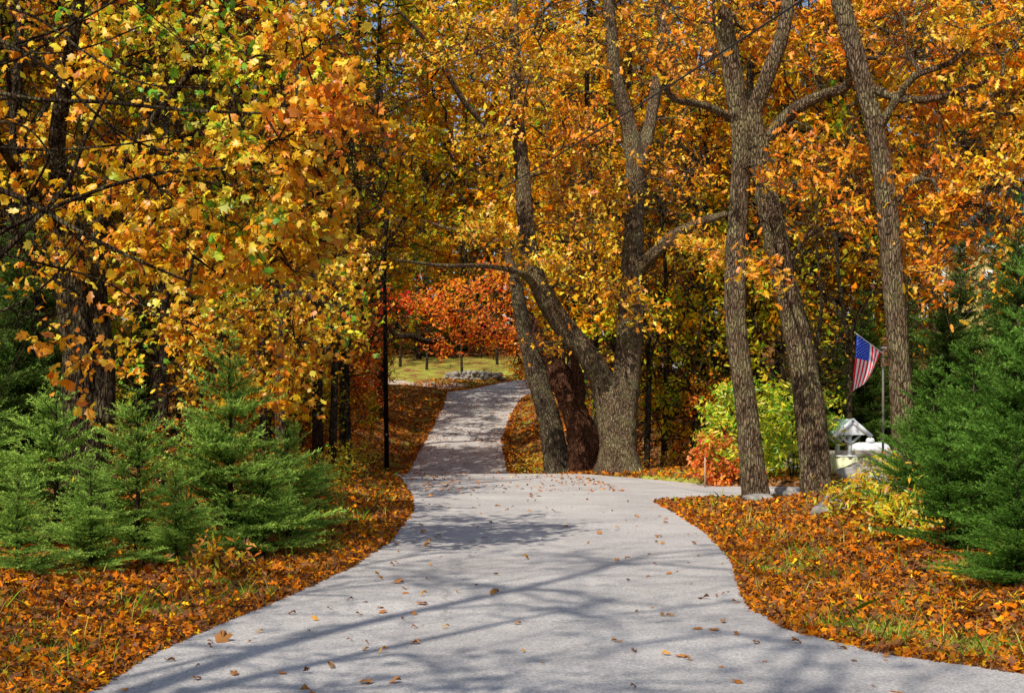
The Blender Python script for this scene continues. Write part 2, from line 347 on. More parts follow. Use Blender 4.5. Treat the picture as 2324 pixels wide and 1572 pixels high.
def place_tree(kind,loc,tm,cm,label,category='tree',**kw):
    e=empty(kind,loc,label=label,category=category,**kw)
    obj('trunk',tm,e)
    if cm: obj('crown',cm,e)
    return e
def copy_thing(src,loc,rz=0,sc=(1,1,1),color=None):
    e=src.copy(); COL.objects.link(e); e.location=loc; e.rotation_euler=(0,0,rz); e.scale=sc
    for c in [k for k in bpy.data.objects if k.parent==src]:
        n=c.copy(); COL.objects.link(n); n.parent=e
        if color is not None: n.color=(*color,1)
    return e
def cl(spec):
    out=[]
    for px,py,d,rx,ry,rd,n,pal in spec:
        for _ in range(n):
            while True:
                u=rng.uniform(-1,1,3)
                if np.dot(u,u)<=1: break
            dd=d+u[2]*rd
            out.append((P(px+u[0]*rx,py+u[1]*ry,dd),pal))
    return out
def S(pts,wpx):
    p=np.array([P(*q) for q in pts]); r=np.array([w/2/F*q[2] for w,q in zip(wpx,pts)]); return p,r
def hand_tree(kind,stems,spec,label,bark=BARK,**k):
    st=[S(a,b) for a,b in stems]
    b=st[0][0][0].copy(); b[2]=float(Hh(b[0],b[1]))-0.05
    st[0][0][0][2]=b[2]-0.05
    tm,cm=make_tree_meshes(kind,st,cl(spec),bark,base_o=b,**k)
    return place_tree(kind,b,tm,cm,label)
hand_tree('oak_tree',[([(1404,1075,37),(1402,1010,37),(1400,950,37),(1403,890,37),(1406,860,37)],[94,86,84,80,58]),
  ([(1387,980,37),(1370,880,37),(1335,810,36.8),(1268,725,36.5),(1218,630,36),(1195,520,36),(1186,390,36),(1172,240,36),(1168,90,36),(1160,-80,36)],[54,57,52,47,43,38,33,27,23,18]),
  ([(1414,980,37),(1424,860,37.2),(1432,740,37.4),(1436,600,37.5),(1440,470,37.5),(1440,370,37.5),(1425,280,37.5),(1396,170,37.2),(1385,50,37),(1370,-90,37)],[60,61,56,50,46,42,33,29,25,18]),
  ([(1440,380,37.5),(1468,310,37.8),(1486,220,38),(1500,100,38.5),(1520,-60,39)],[36,30,26,22,16]),
  ([(1438,620,37.5),(1480,580,37),(1530,535,36.5),(1590,505,36),(1650,485,35.5)],[34,30,25,20,13]),
  ([(1225,660,36.2),(1180,620,35),(1100,604,34),(1000,602,33),(900,590,32)],[20,14,11,8,5]),
  ([(1240,700,36.2),(1170,560,35.5),(1110,520,35),(1030,520,34.5),(960,500,34)],[16,11,9,7,4]),
  ([(1172,240,36),(1130,300,35),(1060,240,34),(980,110,33),(900,20,32)],[16,14,12,10,6])],
 [(1120,120,36,90,120,2.5,19,'B'),(1225,170,35,80,130,2,22,'B'),(1120,330,34.5,70,60,2,13,'A'),(1330,120,38,70,120,2,17,'B'),(1310,400,36,90,80,1.5,24,'B'),
  (1240,480,38,70,60,1.5,10,'A'),(1345,520,36,70,80,2,18,'B'),(1375,650,35.5,60,40,1.0,6,'B'),(1120,520,34,70,40,1.5,11,'A'),(1245,600,34.5,50,35,1,7,'A'),
  (1520,60,39,110,100,2.5,15,'C'),(1570,200,39,80,90,2.5,10,'C'),(1530,400,38,80,60,2,14,'C'),(1590,560,36,70,50,1.5,14,'B'),(1450,700,36,40,40,1.0,5,'B'),
  (1020,100,33,100,90,2,13,'A'),(1320,300,35.5,80,70,1.6,16,'C'),(1230,780,35.5,50,25,1,5,'C'),(1350,-40,38,250,60,3,12,'B'),(1410,430,36.5,50,40,.5,6,'B')],
 'large twin-trunked oak with golden orange leaves beside the road',tmpl=LOB,lsize=0.17,nleaf=48,sig=0.36,twig_r=0.011,trunk_k=24,flare=0.4,barefrac=.22,rough=.10)
hand_tree('oak_tree',[([(1718,1142,24.6),(1706,1040,24.6),(1690,900,24.6),(1670,740,24.6),(1668,600,24.6),(1676,450,24.6),(1682,320,24.5),(1664,180,24.4),(1640,40,24.3),(1620,-120,24.2)],[62,54,50,47,46,45,45,44,42,36]),
  ([(1665,270,24.5),(1600,240,24),(1530,225,23.6),(1500,170,23),(1490,110,22.6)],[22,16,14,11,7])],
 [(1600,60,25,110,90,1.5,14,'C'),(1560,20,24,130,50,1.5,10,'B'),(1500,150,23,80,70,1.2,8,'C'),(1740,360,23.5,60,40,1,5,'C'),(1720,60,26,80,80,1,8,'C')],
 'slender grey oak trunk with orange leaves at driveway corner',tmpl=OAK,lsize=0.15,nleaf=36,sig=0.28,twig_r=0.008,trunk_k=20,flare=0.2,barefrac=.3,rough=.08)
hand_tree('oak_tree',[([(1850,1145,24.8),(1846,1040,24.8),(1832,900,24.8),(1808,760,24.8),(1776,620,24.7),(1748,480,24.6),(1722,340,24.5),(1712,260,24.4),(1740,180,24.2),(1778,70,24),(1800,-80,24)],[72,67,65,61,55,50,48,39,34,30,25]),
  ([(1740,320,24.5),(1790,260,24.2),(1850,222,24),(1920,196,23.6),(1935,150,23.2),(2010,120,23)],[34,30,26,22,14,8]),
  ([(1776,620,24.7),(1830,540,24.5),(1900,505,24.2),(1990,500,24)],[14,11,8,5])],
 [(1850,100,24.5,100,90,1.3,17,'C'),(1960,60,23.5,110,80,1.3,15,'C'),(1830,400,23,80,60,1,8,'C'),(1770,480,23,50,50,1,4,'C'),(1730,600,22.5,60,30,.6,5,'C'),(1900,330,23.5,90,60,1.2,12,'C'),(1930,480,23.5,80,60,1.2,8,'C')],
 'grey oak with scarred trunk and orange leaves by driveway',tmpl=OAK,lsize=0.15,nleaf=38,sig=0.28,twig_r=0.008,trunk_k=20,flare=0.2,barefrac=.3,rough=.09)
hand_tree('oak_tree',[([(2062,1120,22),(2050,960,22),(2040,800,22),(2028,640,22),(2012,460,22),(1985,290,22),(1948,150,22),(1905,0,22),(1880,-110,22)],[54,50,49,48,46,43,41,40,36]),
  ([(1975,200,22),(2050,225,21.6),(2130,222,21.2),(2210,195,21),(2330,172,20.5)],[24,20,16,13,9]),
  ([(1990,300,22),(2070,180,21.4),(2160,140,21),(2240,60,20.6)],[20,16,12,8]),
  ([(2015,480,22),(2090,400,22),(2180,380,22),(2290,400,21.5)],[14,11,8,5])],
 [(2100,60,22.5,120,80,1.4,22,'C'),(2220,60,21,130,90,1.4,22,'B'),(2120,250,22,100,70,1.3,17,'C'),(2260,240,21,90,80,1.3,15,'B'),(2090,400,22.5,60,70,1.2,13,'C'),(2270,390,21,80,60,1,13,'B'),
  (2080,540,22.5,70,50,1,9,'C'),(2270,520,21,70,70,1,11,'C'),(2300,640,20,40,50,1,6,'B'),(2110,640,22,60,30,1,5,'C'),(2000,100,23,60,90,.8,8,'C'),(2180,430,22,60,60,1,10,'C'),(2180,560,22,50,50,1,5,'C')],
 'slim lichen-covered oak leaning over spruces with orange leaves',tmpl=OAK,lsize=0.15,nleaf=38,sig=0.28,twig_r=0.008,trunk_k=20,flare=0.2,barefrac=.3,rough=.08)
def sh(s,d): return [(a,b,c+d,*r) for a,b,c,*r in s]
def shp(st,d): return [([(a,b,c+d) for a,b,c in p],w) for p,w in st]
hand_tree('maple_tree',[([(190,960,17),(185,850,17),(172,740,17),(160,620,17),(150,480,17),(130,340,16.5),(150,180,16),(180,0,15.5),(190,-100,15)],[110,86,76,68,54,40,32,26,18]),
  ([(235,960,16.8),(240,820,16.8),(225,690,16.6),(222,560,16.4),(260,430,16),(330,300,15.6),(420,180,15.3),(520,60,15)],[48,44,40,35,26,20,15,9]),
  ([(150,520,17),(60,420,15.5),(0,330,14),(-60,260,13)],[30,22,18,12])]+shp([
  ([(-60,200,12),(80,225,12),(240,232,11.8),(420,250,11.5),(600,258,11.2)],[11,10,9,8,5]),
  ([(-60,410,11),(60,455,11),(170,520,11),(300,585,11),(430,640,11.2)],[15,13,10,8,5]),
  ([(-60,640,11),(60,520,11),(150,420,11),(200,300,11),(260,180,11.5)],[14,12,9,8,5]),
  ([(-60,60,10.5),(100,150,10.5),(220,260,10.6),(330,330,10.8),(450,350,11)],[9,8,6,5,3]),
  ([(-60,330,10.5),(100,340,10.5),(260,330,10.6),(400,310,10.8)],[7,6,5,3]),
  ([(-60,0,10.8),(80,40,10.8),(210,130,10.8),(330,190,10.8),(480,200,11)],[7,6,5,4,3]),
  ([(-60,560,10),(100,600,10),(240,640,10),(360,720,10)],[7,6,4,3]),
  ([(-60,270,10),(60,290,10),(150,380,10),(300,420,10)],[6,5,4,3]),
  ([(-60,720,10),(40,690,10),(130,620,10),(210,520,10.2)],[8,6,5,3]),
  ([(-60,160,10),(50,130,10),(160,60,10),(240,-30,10)],[6,5,4,3]),
  ([(-60,90,9.8),(70,120,9.8),(190,110,9.8),(320,60,10)],[6,5,4,3]),
  ([(60,455,11),(110,360,10.6),(130,260,10.4),(210,170,10.4)],[7,6,4,3]),
  ([(-60,560,12),(120,470,12),(330,400,12),(520,380,12),(680,360,12)],[10,9,8,6,4]),
  ([(-60,130,11),(150,60,11),(300,-20,11)],[8,6,4])],1.8),
 sh([(120,60,14,160,60,2,7,'D'),(340,80,14,140,90,1.8,12,'G'),(540,110,13,120,110,1.6,15,'G'),(690,110,12,100,100,1.5,14,'A'),(470,280,12.5,130,90,1.6,16,'G'),(250,400,13,140,80,1.6,12,'A'),
  (620,320,12,110,80,1.4,16,'A'),(760,260,11.5,80,60,1.2,8,'T'),(400,430,12.5,110,70,1.4,14,'A'),(560,470,12,110,70,1.4,15,'G'),(690,450,12,80,70,1.3,11,'A'),(330,560,13,100,60,1.3,11,'A'),
  (480,600,12.5,110,60,1.3,12,'B'),(640,570,12.5,90,60,1.2,11,'A'),(740,560,13,70,60,1.2,8,'A'),(60,450,13,90,90,1.2,5,'A'),(100,300,13.5,100,80,1.2,6,'A'),(120,560,13.5,70,60,1,6,'B'),(50,730,10,50,30,.5,3,'A'),(190,810,10,45,25,.4,3,'C'),(160,690,13.5,60,50,.6,4,'A'),
  (420,-40,13,350,50,2,11,'G'),(220,200,14,100,80,1.5,8,'A'),(850,240,12,50,30,.6,3,'T')],2.2),
 'spreading maple with golden and green leaves over the verge',bark=BARKD,tmpl=MAPLE,lsize=0.14,nleaf=42,sig=0.27,twig_r=0.0045,trunk_k=20,flare=0.3,up=0.5,hang=0.9,barefrac=.33)
hand_tree('maple_tree',[([(640,1080,25),(636,900,25),(640,740,25),(655,560,25),(655,380,25),(672,200,25),(690,40,25),(700,-60,25)],[26,24,22,20,19,16,13,10])],
 [(600,720,21,110,60,1.5,15,'A'),(460,760,21,90,60,1.3,10,'A'),(690,780,21,60,60,1.2,12,'A'),(650,880,20,60,50,1.2,9,'B'),(560,850,21,70,50,1.2,7,'A'),(360,700,20,80,50,1.3,6,'A'),(780,700,24,60,80,1.5,8,'G'),(800,600,25,70,70,1.5,9,'A'),(540,650,21,80,50,1.2,8,'G'),(700,640,24,60,60,1.2,8,'B'),(420,880,20,60,50,1,5,'B'),(300,800,20,60,50,1,5,'G')],
 'slender maple with hanging yellow leaves behind young spruces',bark=BARKM,tmpl=MAPLE,lsize=0.14,nleaf=40,sig=0.31,twig_r=0.006,trunk_k=10,flare=0.3,barefrac=.25)
hand_tree('red_maple_tree',[([(858,930,62),(860,840,62),(862,740,62),(870,600,62),(880,480,62)],[24,20,18,14,9]),
  ([(862,760,62),(940,700,61),(1020,670,60),(1110,690,59),(1180,720,58)],[8,7,6,5,3])],
 [(960,680,58,90,14,2.5,9,'R'),(970,725,57,90,12,2.5,10,'R'),(1060,655,57,90,14,2.5,12,'R'),(1080,705,57,110,12,2.5,15,'R'),(1100,755,56,110,12,2,14,'R'),(1030,780,57,80,8,2,6,'R'),(1150,630,58,70,30,2,12,'R'),(1170,790,57,50,20,2,7,'R'),(800,760,52,70,70,2,22,'R'),(780,680,52,60,50,2,16,'R'),(790,850,51,70,60,2,20,'R'),(760,920,50,50,30,1,7,'C'),(900,690,57,40,20,1,5,'CR'),(1180,840,57,30,30,1,6,'C')],
 'small red maple spreading scarlet branches over the road',bark=BARKD,tmpl=DIA,lsize=0.18,nleaf=54,sig=0.42,twig_r=0.014,trunk_k=8,up=1.4,hang=0.2,flare=0.2,leafm=FARLEAF)
hand_tree('old_maple_tree',[([(1272,1040,40),(1248,960,40),(1226,880,40),(1206,810,40),(1188,740,40),(1168,640,40),(1140,520,41)],[60,52,48,43,34,25,15])],
 [(1160,600,41,60,60,1.5,6,'C'),(1190,560,41,60,60,1.5,6,'A')],
 'leaning old grey maple behind the twin oak',bark=BARKM,tmpl=DIA,lsize=0.2,nleaf=40,sig=0.45,twig_r=0.012,trunk_k=18,flare=0.3,rough=.12)
hand_tree('dead_tree',[([(1334,1062,38.6),(1320,1000,38.6),(1300,930,38.6),(1276,870,38.7),(1250,815,38.8),(1226,770,38.9),(1204,710,39)],[78,64,56,50,42,27,8]),
   ([(1304,930,38.6),(1316,880,38.6),(1306,830,38.6),(1298,795,38.6)],[32,26,20,5]),([(1258,820,38.8),(1232,800,38.6),(1210,785,38.5)],[20,12,3])],[],
 'broken hollow reddish brown tree trunk leaning beside the oak',bark=BARKR,tmpl=DIA,lsize=0.2,nleaf=0,sig=0.4,trunk_k=20,flare=0.4,rough=0.2)
# ------------------------------------------------------------ generic woodland trees
def generic(name,Ht,pal,nsub,nleaf,lsz,lo=0.25,wid=4.0,bark=BARKD,tr=0.2):
    bend=rng.normal(size=(6,2))*0.25; zs=np.linspace(0,Ht*0.93,6)
    st=[(np.column_stack([np.cumsum(bend,0)*np.linspace(0,1,6)[:,None],zs]),np.linspace(tr,tr*0.25,6))]
    az=rng.uniform(0,6.28)
    for k in range(3):
        h=Ht*rng.uniform(0.3,0.55); a=az+k*2.1+rng.uniform(-.4,.4); L=wid*rng.uniform(0.5,0.8)
        c=np.array([np.interp(h,zs,st[0][0][:,0]),np.interp(h,zs,st[0][0][:,1]),h])
        pts=[c+np.array([math.cos(a)*L*t,math.sin(a)*L*t,L*1.3*t**0.8]) for t in (0,.3,.65,1)]
        st.append((np.array(pts),np.array([tr*.5,tr*.4,tr*.28,tr*.12])))
    subs=[]
    while len(subs)<nsub:
        z=rng.uniform(lo,1.0); w=wid*math.sin(math.pi*min(1,max(0,(z-lo+0.08)/(1.12-lo))))**0.6
        a=rng.uniform(0,6.28); r=w*math.sqrt(rng.uniform(0.05,1))
        subs.append((np.array([math.cos(a)*r,math.sin(a)*r,z*Ht]),pal[rng.integers(len(pal))]))
    return make_tree_meshes(name,st,subs,bark,DIA,lsz,nleaf,0.5,twig_r=0.014,trunk_k=9,flare=0.3,leafm=FARLEAF,barefrac=.25,sunb=0,up=1.0)
GEN={}
for nm,pal,Ht,lo,w in [('gold',['A','G'],21,.2,4.2),('orange',['C','B'],22,.25,4.5),('olive',['O','G'],20,.15,4.2),('rust',['F','D'],21,.2,4.0),('yellow',['B','A'],17,.12,4.0)]:
    GEN[nm]=generic('wood_'+nm,Ht,pal,120,66,0.28,lo,w)
GEN['sap1']=generic('sap_lime',7,['G','GG','O'],36,60,0.18,.12,1.9,tr=0.07)
GEN['sap2']=generic('sap_org',6.5,['C','R'],34,60,0.18,.12,1.9,tr=0.06)
GEN['bare']=generic('bare',15,['D'],70,5,0.2,.25,2.6,tr=0.15)
LBL={'gold':'woodland tree with golden and green autumn leaves','orange':'tall woodland tree with deep orange leaves','olive':'woodland tree with olive and yellow leaves',
 'rust':'woodland tree with rusty thinning leaves','yellow':'woodland tree with bright yellow orange leaves','sap1':'young sapling with yellow-green leaves in undergrowth','sap2':'young sapling with orange leaves in undergrowth','bare':'thin dark nearly bare woodland tree'}
SRC={}
pts_used=[]
def put(kind,x,y,sc=1.0,f_=None):
    z=float(Hh(x,y))-0.1; rz=rng.uniform(0,6.28)
    k_=rng.uniform(0.85,1.05) if f_ is None else f_
    col_=tuple(k_*np.array([1,rng.uniform(.88,1.08),1]))
    nm='sapling' if kind.startswith('sap') else 'woodland_tree'
    if kind not in SRC:
        e=place_tree(nm,(x,y,z),*GEN[kind],LBL[kind],group='trees of the autumn wood'); SRC[kind]=e
        e.rotation_euler=(0,0,rz); e.scale=(sc,)*3
        for c in e.children: c.color=(*col_,1)
        return e
    return copy_thing(SRC[kind],(x,y,z),rz,(sc,sc,sc*rng.uniform(.92,1.1)),col_)
def clear(x,y,m=2.5):
    if off_road(np.array(x),np.array(y))<m: return False
    if x>3 and 22<y<46 and x<24: return False
    if -17<x<3 and 74<y<108: return False
    if -11<x<-3 and 42<y<62: return False
    return True
for (x,y,k,s,f_) in [(-7.5,112,'gold',1.8,.85),(-2,114,'olive',1.85,.85),(3,112,'gold',1.5,.85),(-12,112,'orange',1.7,.9),(-4.5,119,'orange',1.9,.9),(-14.5,106,'olive',1.1,.8),(7,106,'olive',1.2,.8),(-9.0,68,'gold',1.45,.9),(3.8,66,'orange',1.1,1),(4.5,56,'gold',1.1,1),(3.6,76,'yellow',1.2,1),(3.2,49,'orange',1.0,1),(-8,110,'gold',1.1,.8),(-11.5,64,'olive',1.4,.85),(-3.75,96,'bare',.7,.8),(-6.6,99,'bare',.7,.8),(-1.2,104,'bare',.8,.8),(-9,103,'olive',.6,.8),(-7.5,74,'gold',1.35,.9)]:
    pts_used.append((x,y)); put(k,x,y,s,f_)
tries=0; cntT=0
while cntT<72 and tries<6000:
    tries+=1
    y=rng.uniform(38,118); x=rng.uniform(-0.47,0.47)*y
    if not clear(x,y,3.0 if y<80 else 1.5): continue
    if any((x-a)**2+(y-b)**2<(3.3)**2 for a,b in pts_used): continue
    pts_used.append((x,y)); 
    k=rng.choice(['gold','orange','olive','rust','yellow','bare'],p=[.2,.2,.18,.06,.18,.18])
    put(k,x,y,rng.uniform(.85,1.25),rng.uniform(.6,1.05)); cntT+=1
for (x,y,k,s,f_) in [(-9.5,24,'rust',.75,.55),(-8.0,29,'olive',.8,.6),(-11,32,'gold',.9,.7),(-7,36,'yellow',.7,.9),(-13,28,'olive',.9,.55),(-10,40,'orange',.85,.85),(-6,31.5,'bare',.8,1),(-7.6,20.5,'bare',.7,1),(-5,26,'bare',.6,1),(-10.5,26,'bare',.9,1),(-6.2,47,'bare',.9,1),(-5.2,41,'bare',.8,1),(-6.6,24,'bare',.75,1),(-4.8,34,'bare',.8,1),(-8.3,33,'bare',1,1)]:
    put(k,x,y,s,f_)
for (x,y,k,s) in [(7,47,'yellow',.9),(10,48,'orange',1),(14,50,'olive',1),(19,49,'orange',1.),(5.2,44,'bare',.8),(8.2,45,'bare',.9),(12,46,'bare',.9),(17,47,'bare',1),(4.3,41,'bare',.7),(5.8,41.5,'sap1',1.0),(7.2,43,'sap1',1.25),(4.9,46,'sap1',1.2),(9.3,43.5,'sap1',1.1),(6.3,40.5,'sap2',.5),(6.6,45,'bare',.7),(7.6,46.5,'bare',.8),(11,42,'bare',.8),(13.5,40,'bare',.8),(9.4,40,'bare',.6)]:
    put(k,x,y,s,1.0)
for i in range(60):
    y=rng.uniform(26,80); s_=rng.choice([-1,1],p=[.65,.35])
    x=(float(xl(y))-rng.uniform(1.8,8)) if s_<0 else float(xr(y))+rng.uniform(2,8)
    if off_road(np.array(x),np.array(y))<1.6 or (x>3 and y<46) or abs(x)>.43*y or y>76: continue
    put(rng.choice(['sap1','sap2','bare']),x,y,rng.uniform(.3,.7),rng.uniform(.7,1.05))
for i in range(16):
    x=rng.uniform(-14,12); y=rng.uniform(107,116); put(rng.choice(['sap1','sap2','sap1']),x,y,rng.uniform(.5,1.1),.7)
# trees standing beside the road behind the viewpoint
for (x,y,k,s) in [(-6.2,-0.5,'bare',1.2),(-4.6,-3.5,'bare',.95),(-3.6,-5.0,'yellow',.5),(-7.6,3.5,'bare',.95),(3.6,-5.5,'yellow',.45)]:
    put(k,x,y,s)
# distant wood mass
n=1700; cx=rng.uniform(-85,85,n); cy=rng.uniform(122,150,n); cz=Hh(cx,cy)+rng.uniform(0,1,n)**0.9*34
cx[:500]=rng.uniform(-22,18,500); cz[:500]=Hh(cx[:500],cy[:500])+rng.uniform(0,20,500)
k=26; C=np.repeat(np.stack([cx,cy,cz],1),k,0)+rng.normal(size=(n*k,3))*np.array([1.6,1.6,1.2])
cc=np.concatenate([colors(str(rng.choice(['F','O','C','A','D'])),k)*rng.uniform(.3,.9) for _ in range(n)])
obj('distant_woods',leafmesh('distant_woods',C,1.0,cc,DIA,FARLEAF),kind='stuff')
# ------------------------------------------------------------ spruces
def spruce(name,Ht,R,lv,spacing,nl,nw,dens=1.0,dark=1.0):
    mb=MB(); mb.tube([(0,0,-.05),(0.02,0,Ht*.5),(0,0.02,Ht*.97)],[Ht*.012+.012,Ht*.009,0.004],6)
    P0=[];D0=[];L0=[];E0=[]
    z=0.05*Ht
    while z<Ht*0.97:
        fr=1-z/Ht; nb=rng.integers(6,9) if fr>.15 else 4
        for b in range(nb):
            a=rng.uniform(0,6.28); L=R*(fr**0.78)*rng.uniform(.5,1.3)+0.04; el=math.radians(rng.uniform(0,26)+30*(1-fr))
            zz=z+rng.uniform(-.3,.3)*lv
            d=np.array([math.cos(a)*math.cos(el),math.sin(a)*math.cos(el),math.sin(el)]); p=np.array([0,0,zz])
            ns=max(2,int(L/0.1)); seg=L/ns; side=np.array([-math.sin(a),math.cos(a),0]); pts=[p.copy()]
            for i in range(ns):
                dn=norm(d+np.array([0,0,-0.20*fr*(i/ns)])+rng.normal(size=3)*.06)
                P0.append(p.copy());D0.append(dn);L0.append(seg);E0.append((i+1)/ns)
                rem=L-i*seg
                for sgn in (-1,1):
                    for q in range(int(2*dens)):
                        ll=min(rem*0.55,R*0.40)*rng.uniform(.5,1.1)+.03
                        td=norm(dn*0.85+sgn*side*0.7+np.array([0,0,rng.uniform(-.12,.12)]))
                        pp=p+dn*seg*rng.uniform(0,1)
                        h=ll*.5; ee=(i+1)/ns
                        P0.append(pp);D0.append(td);L0.append(h);E0.append(ee*.6)
                        td2=norm(td+np.array([0,0,rng.uniform(-.1,.2)])+rng.normal(size=3)*.1)
                        P0.append(pp+td*h);D0.append(td2);L0.append(h);E0.append(.5+.5*ee)
                        if ll>0.16:
                            for s2 in (-1,1):
                                td3=norm(td+s2*np.cross(td,[0,0,1])*.9); P0.append(pp+td*h*rng.uniform(.4,1));D0.append(td3);L0.append(ll*.38);E0.append(.4+.5*ee)
                p=p+dn*seg; pts.append(p.copy())
            mb.tube(pts,np.linspace(0.006+L*.006,0.002,len(pts)),3,cap=False)
        z+=lv
    P0=np.array(P0);D0=np.array(D0);L0=np.array(L0);E0=np.array(E0)
    cnt=np.maximum(2,(L0/spacing).astype(int)); ix=np.repeat(np.arange(len(P0)),cnt); n=len(ix)
    t=rng.uniform(0,1,n); p=P0[ix]+D0[ix]*(t*L0[ix])[:,None]
    rd=rng.normal(size=(n,3))+np.array([0,0,.35]); rd=norm(rd-D0[ix]*np.sum(rd*D0[ix],1,keepdims=True))
    nd=norm(D0[ix]*0.8+rd*0.7); wv=norm(np.cross(nd,rng.normal(size=(n,3))))
    l=nl*rng.uniform(.7,1.2,n)[:,None]
    V=np.stack([p-wv*nw/2,p+wv*nw/2,p+nd*l],1).reshape(-1,3)
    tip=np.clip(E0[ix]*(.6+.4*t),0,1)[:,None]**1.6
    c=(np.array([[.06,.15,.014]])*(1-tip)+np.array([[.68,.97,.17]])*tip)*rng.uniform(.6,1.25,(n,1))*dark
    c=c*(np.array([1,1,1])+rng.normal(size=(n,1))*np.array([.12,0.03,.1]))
    c=np.clip(c,0.003,.98)
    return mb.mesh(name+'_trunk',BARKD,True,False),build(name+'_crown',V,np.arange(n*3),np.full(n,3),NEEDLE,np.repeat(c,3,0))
SP=[spruce('spruceA',2.2,1.0,.155,.0115,.034,.0085),spruce('spruceB',1.7,.85,.14,.0115,.034,.0085),spruce('spruceC',3.2,1.35,.23,.014,.042,.012)]
SPL=spruce('spruceL',6,1.7,.28,.034,.08,.022,1.0,.8)
SP.append(SPL); SSRC={}
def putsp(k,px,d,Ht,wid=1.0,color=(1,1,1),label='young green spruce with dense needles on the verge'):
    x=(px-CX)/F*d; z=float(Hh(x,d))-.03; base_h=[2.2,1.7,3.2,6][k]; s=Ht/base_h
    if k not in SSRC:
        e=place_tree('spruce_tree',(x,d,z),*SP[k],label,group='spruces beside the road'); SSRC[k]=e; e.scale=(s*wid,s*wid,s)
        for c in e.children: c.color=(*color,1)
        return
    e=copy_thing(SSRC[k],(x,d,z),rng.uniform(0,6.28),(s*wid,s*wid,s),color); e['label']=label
for a in [(0,520,15,2.6,1.0),(1,310,14.2,1.8,1.0),(1,125,14.5,1.85,1.05),(0,655,16.6,1.6,1.1),(1,40,11.8,1.0,1.3),(0,205,12.8,1.2,1.15),(1,715,18.2,1.1,1.25),(0,400,13.4,1.1,1.15),(1,600,15.0,1.35,1.2),(0,-40,13.5,1.7,1.2)]: putsp(*a)
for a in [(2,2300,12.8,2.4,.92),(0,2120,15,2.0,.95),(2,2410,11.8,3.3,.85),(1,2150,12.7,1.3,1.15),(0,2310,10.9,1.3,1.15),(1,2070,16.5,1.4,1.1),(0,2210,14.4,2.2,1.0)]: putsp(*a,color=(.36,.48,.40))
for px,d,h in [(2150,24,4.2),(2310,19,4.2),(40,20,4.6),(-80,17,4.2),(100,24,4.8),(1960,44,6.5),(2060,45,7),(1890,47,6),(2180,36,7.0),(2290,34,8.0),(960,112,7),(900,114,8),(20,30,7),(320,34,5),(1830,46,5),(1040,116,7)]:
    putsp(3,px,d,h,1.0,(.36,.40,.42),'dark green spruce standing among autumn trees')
# ------------------------------------------------------------ bushes
def bush(name,loc,R,Hb,pal,nsub,nleaf,lsz,sig,tm,label,bark=BARKD):
    st=[]
    for k_ in range(6):
        a=k_*1.05+rng.uniform(-.3,.3)
        st.append((np.array([[0.05*math.cos(a),.05*math.sin(a),-.05],[R*.2*math.cos(a),R*.2*math.sin(a),Hb*.3],[R*.45*math.cos(a),R*.45*math.sin(a),Hb*.65]]),np.array([.012,.009,.006])))
    subs=[]
    while len(subs)<nsub:
        u=rng.uniform(-1,1,3)
        if 0.25<np.dot(u,u)<=1 and u[2]>-.85: subs.append((np.array([u[0]*R,u[1]*R,Hb*.52+u[2]*Hb*.5]),pal))
    a,b=make_tree_meshes(name,st,subs,bark,tm,lsz,nleaf,sig,twig_r=.003,trunk_k=6,flare=0)
    e=empty(name,loc,label=label,category='bush'); obj('stems',a,e); obj('foliage',b,e); return e
def at(px,d,dz=0): x=(px-CX)/F*d; return (x,d,float(Hh(x,d))+dz)
bush('rhododendron_bush',at(1690,30.8),1.1,2.4,'RH',90,40,.14,.18,BLADE,'rounded light green rhododendron bush behind driveway')
bush('rhododendron_bush',at(1800,31.5),1.1,2.3,'RH',90,40,.14,.18,BLADE,'leafy green shrub beside the wishing well')
bush('blueberry_bush',at(1625,30.6),.62,1.25,'R',44,34,.11,.16,LOB,'small fiery red and yellow shrub by stake')
for px,d,R,h,pal in [(800,36,.7,.9,'O'),(765,30,.6,.8,'G'),(830,45,.9,1.2,'O'),(1480,41,.8,.8,'D'),(1560,40,.8,.7,'F'),(1350,43,.9,1.1,'D'),(720,24,.5,.7,'G'),(2010,19,.5,.6,'G'),(1930,17.5,.4,.4,'O'),(420,19,.7,1.2,'F'),(560,21,.8,1.2,'F'),(250,18,.8,1.3,'D'),(1190,48,.9,1.0,'F'),(1230,44,.8,.9,'O'),(2060,14,.4,.4,'O'),(500,13.0,.25,.25,'D')]:
    bush('undergrowth_bush',at(px,d),R,h,pal,26,26,.09,.16,BLADE,'low autumn shrub in roadside undergrowth')
# ------------------------------------------------------------ grass and litter
def scatter(n,ylo,yhi,pw=1.6,side=None,wmax=5.0,wp=1.5,m=0.0):
    u=rng.uniform(0,1,n); y=(ylo**(1-pw)+(yhi**(1-pw)-ylo**(1-pw))*u)**(1/(1-pw))
    s=rng.random(n)<(0.5 if side is None else side)
    w=m+wmax*rng.random(n)**wp
    x=np.where(s,xl(y)-w,xr(y)+w); ok=off_road(x,y)>m-.01
    return x[ok],y[ok],w[ok]
x,y,w=scatter(300000,6.5,80,1.7,None,3.4,1.3,0.06)
keep=grassy(x,y)>rng.uniform(-.5,.6,len(x)); x,y,w=x[keep],y[keep],w[keep]; n=len(x)
z=Hh(x,y); h=rng.uniform(.015,.065,n)*(1+2.5*(rng.random(n)<.03)); wd=.0028*np.clip(y/9,1,4)*rng.uniform(.7,1.5,n)
a=rng.uniform(0,6.28,n); wv=np.stack([np.cos(a),np.sin(a),0*a],1); ln=rng.normal(size=(n,3))*np.array([.7,.7,0])
p=np.stack([x,y,z-.01],1); tip=p+np.stack([0*h,0*h,h],1)+ln*h[:,None]; mid=p+(tip-p)*.55+np.stack([0*h,0*h,h*.15],1)
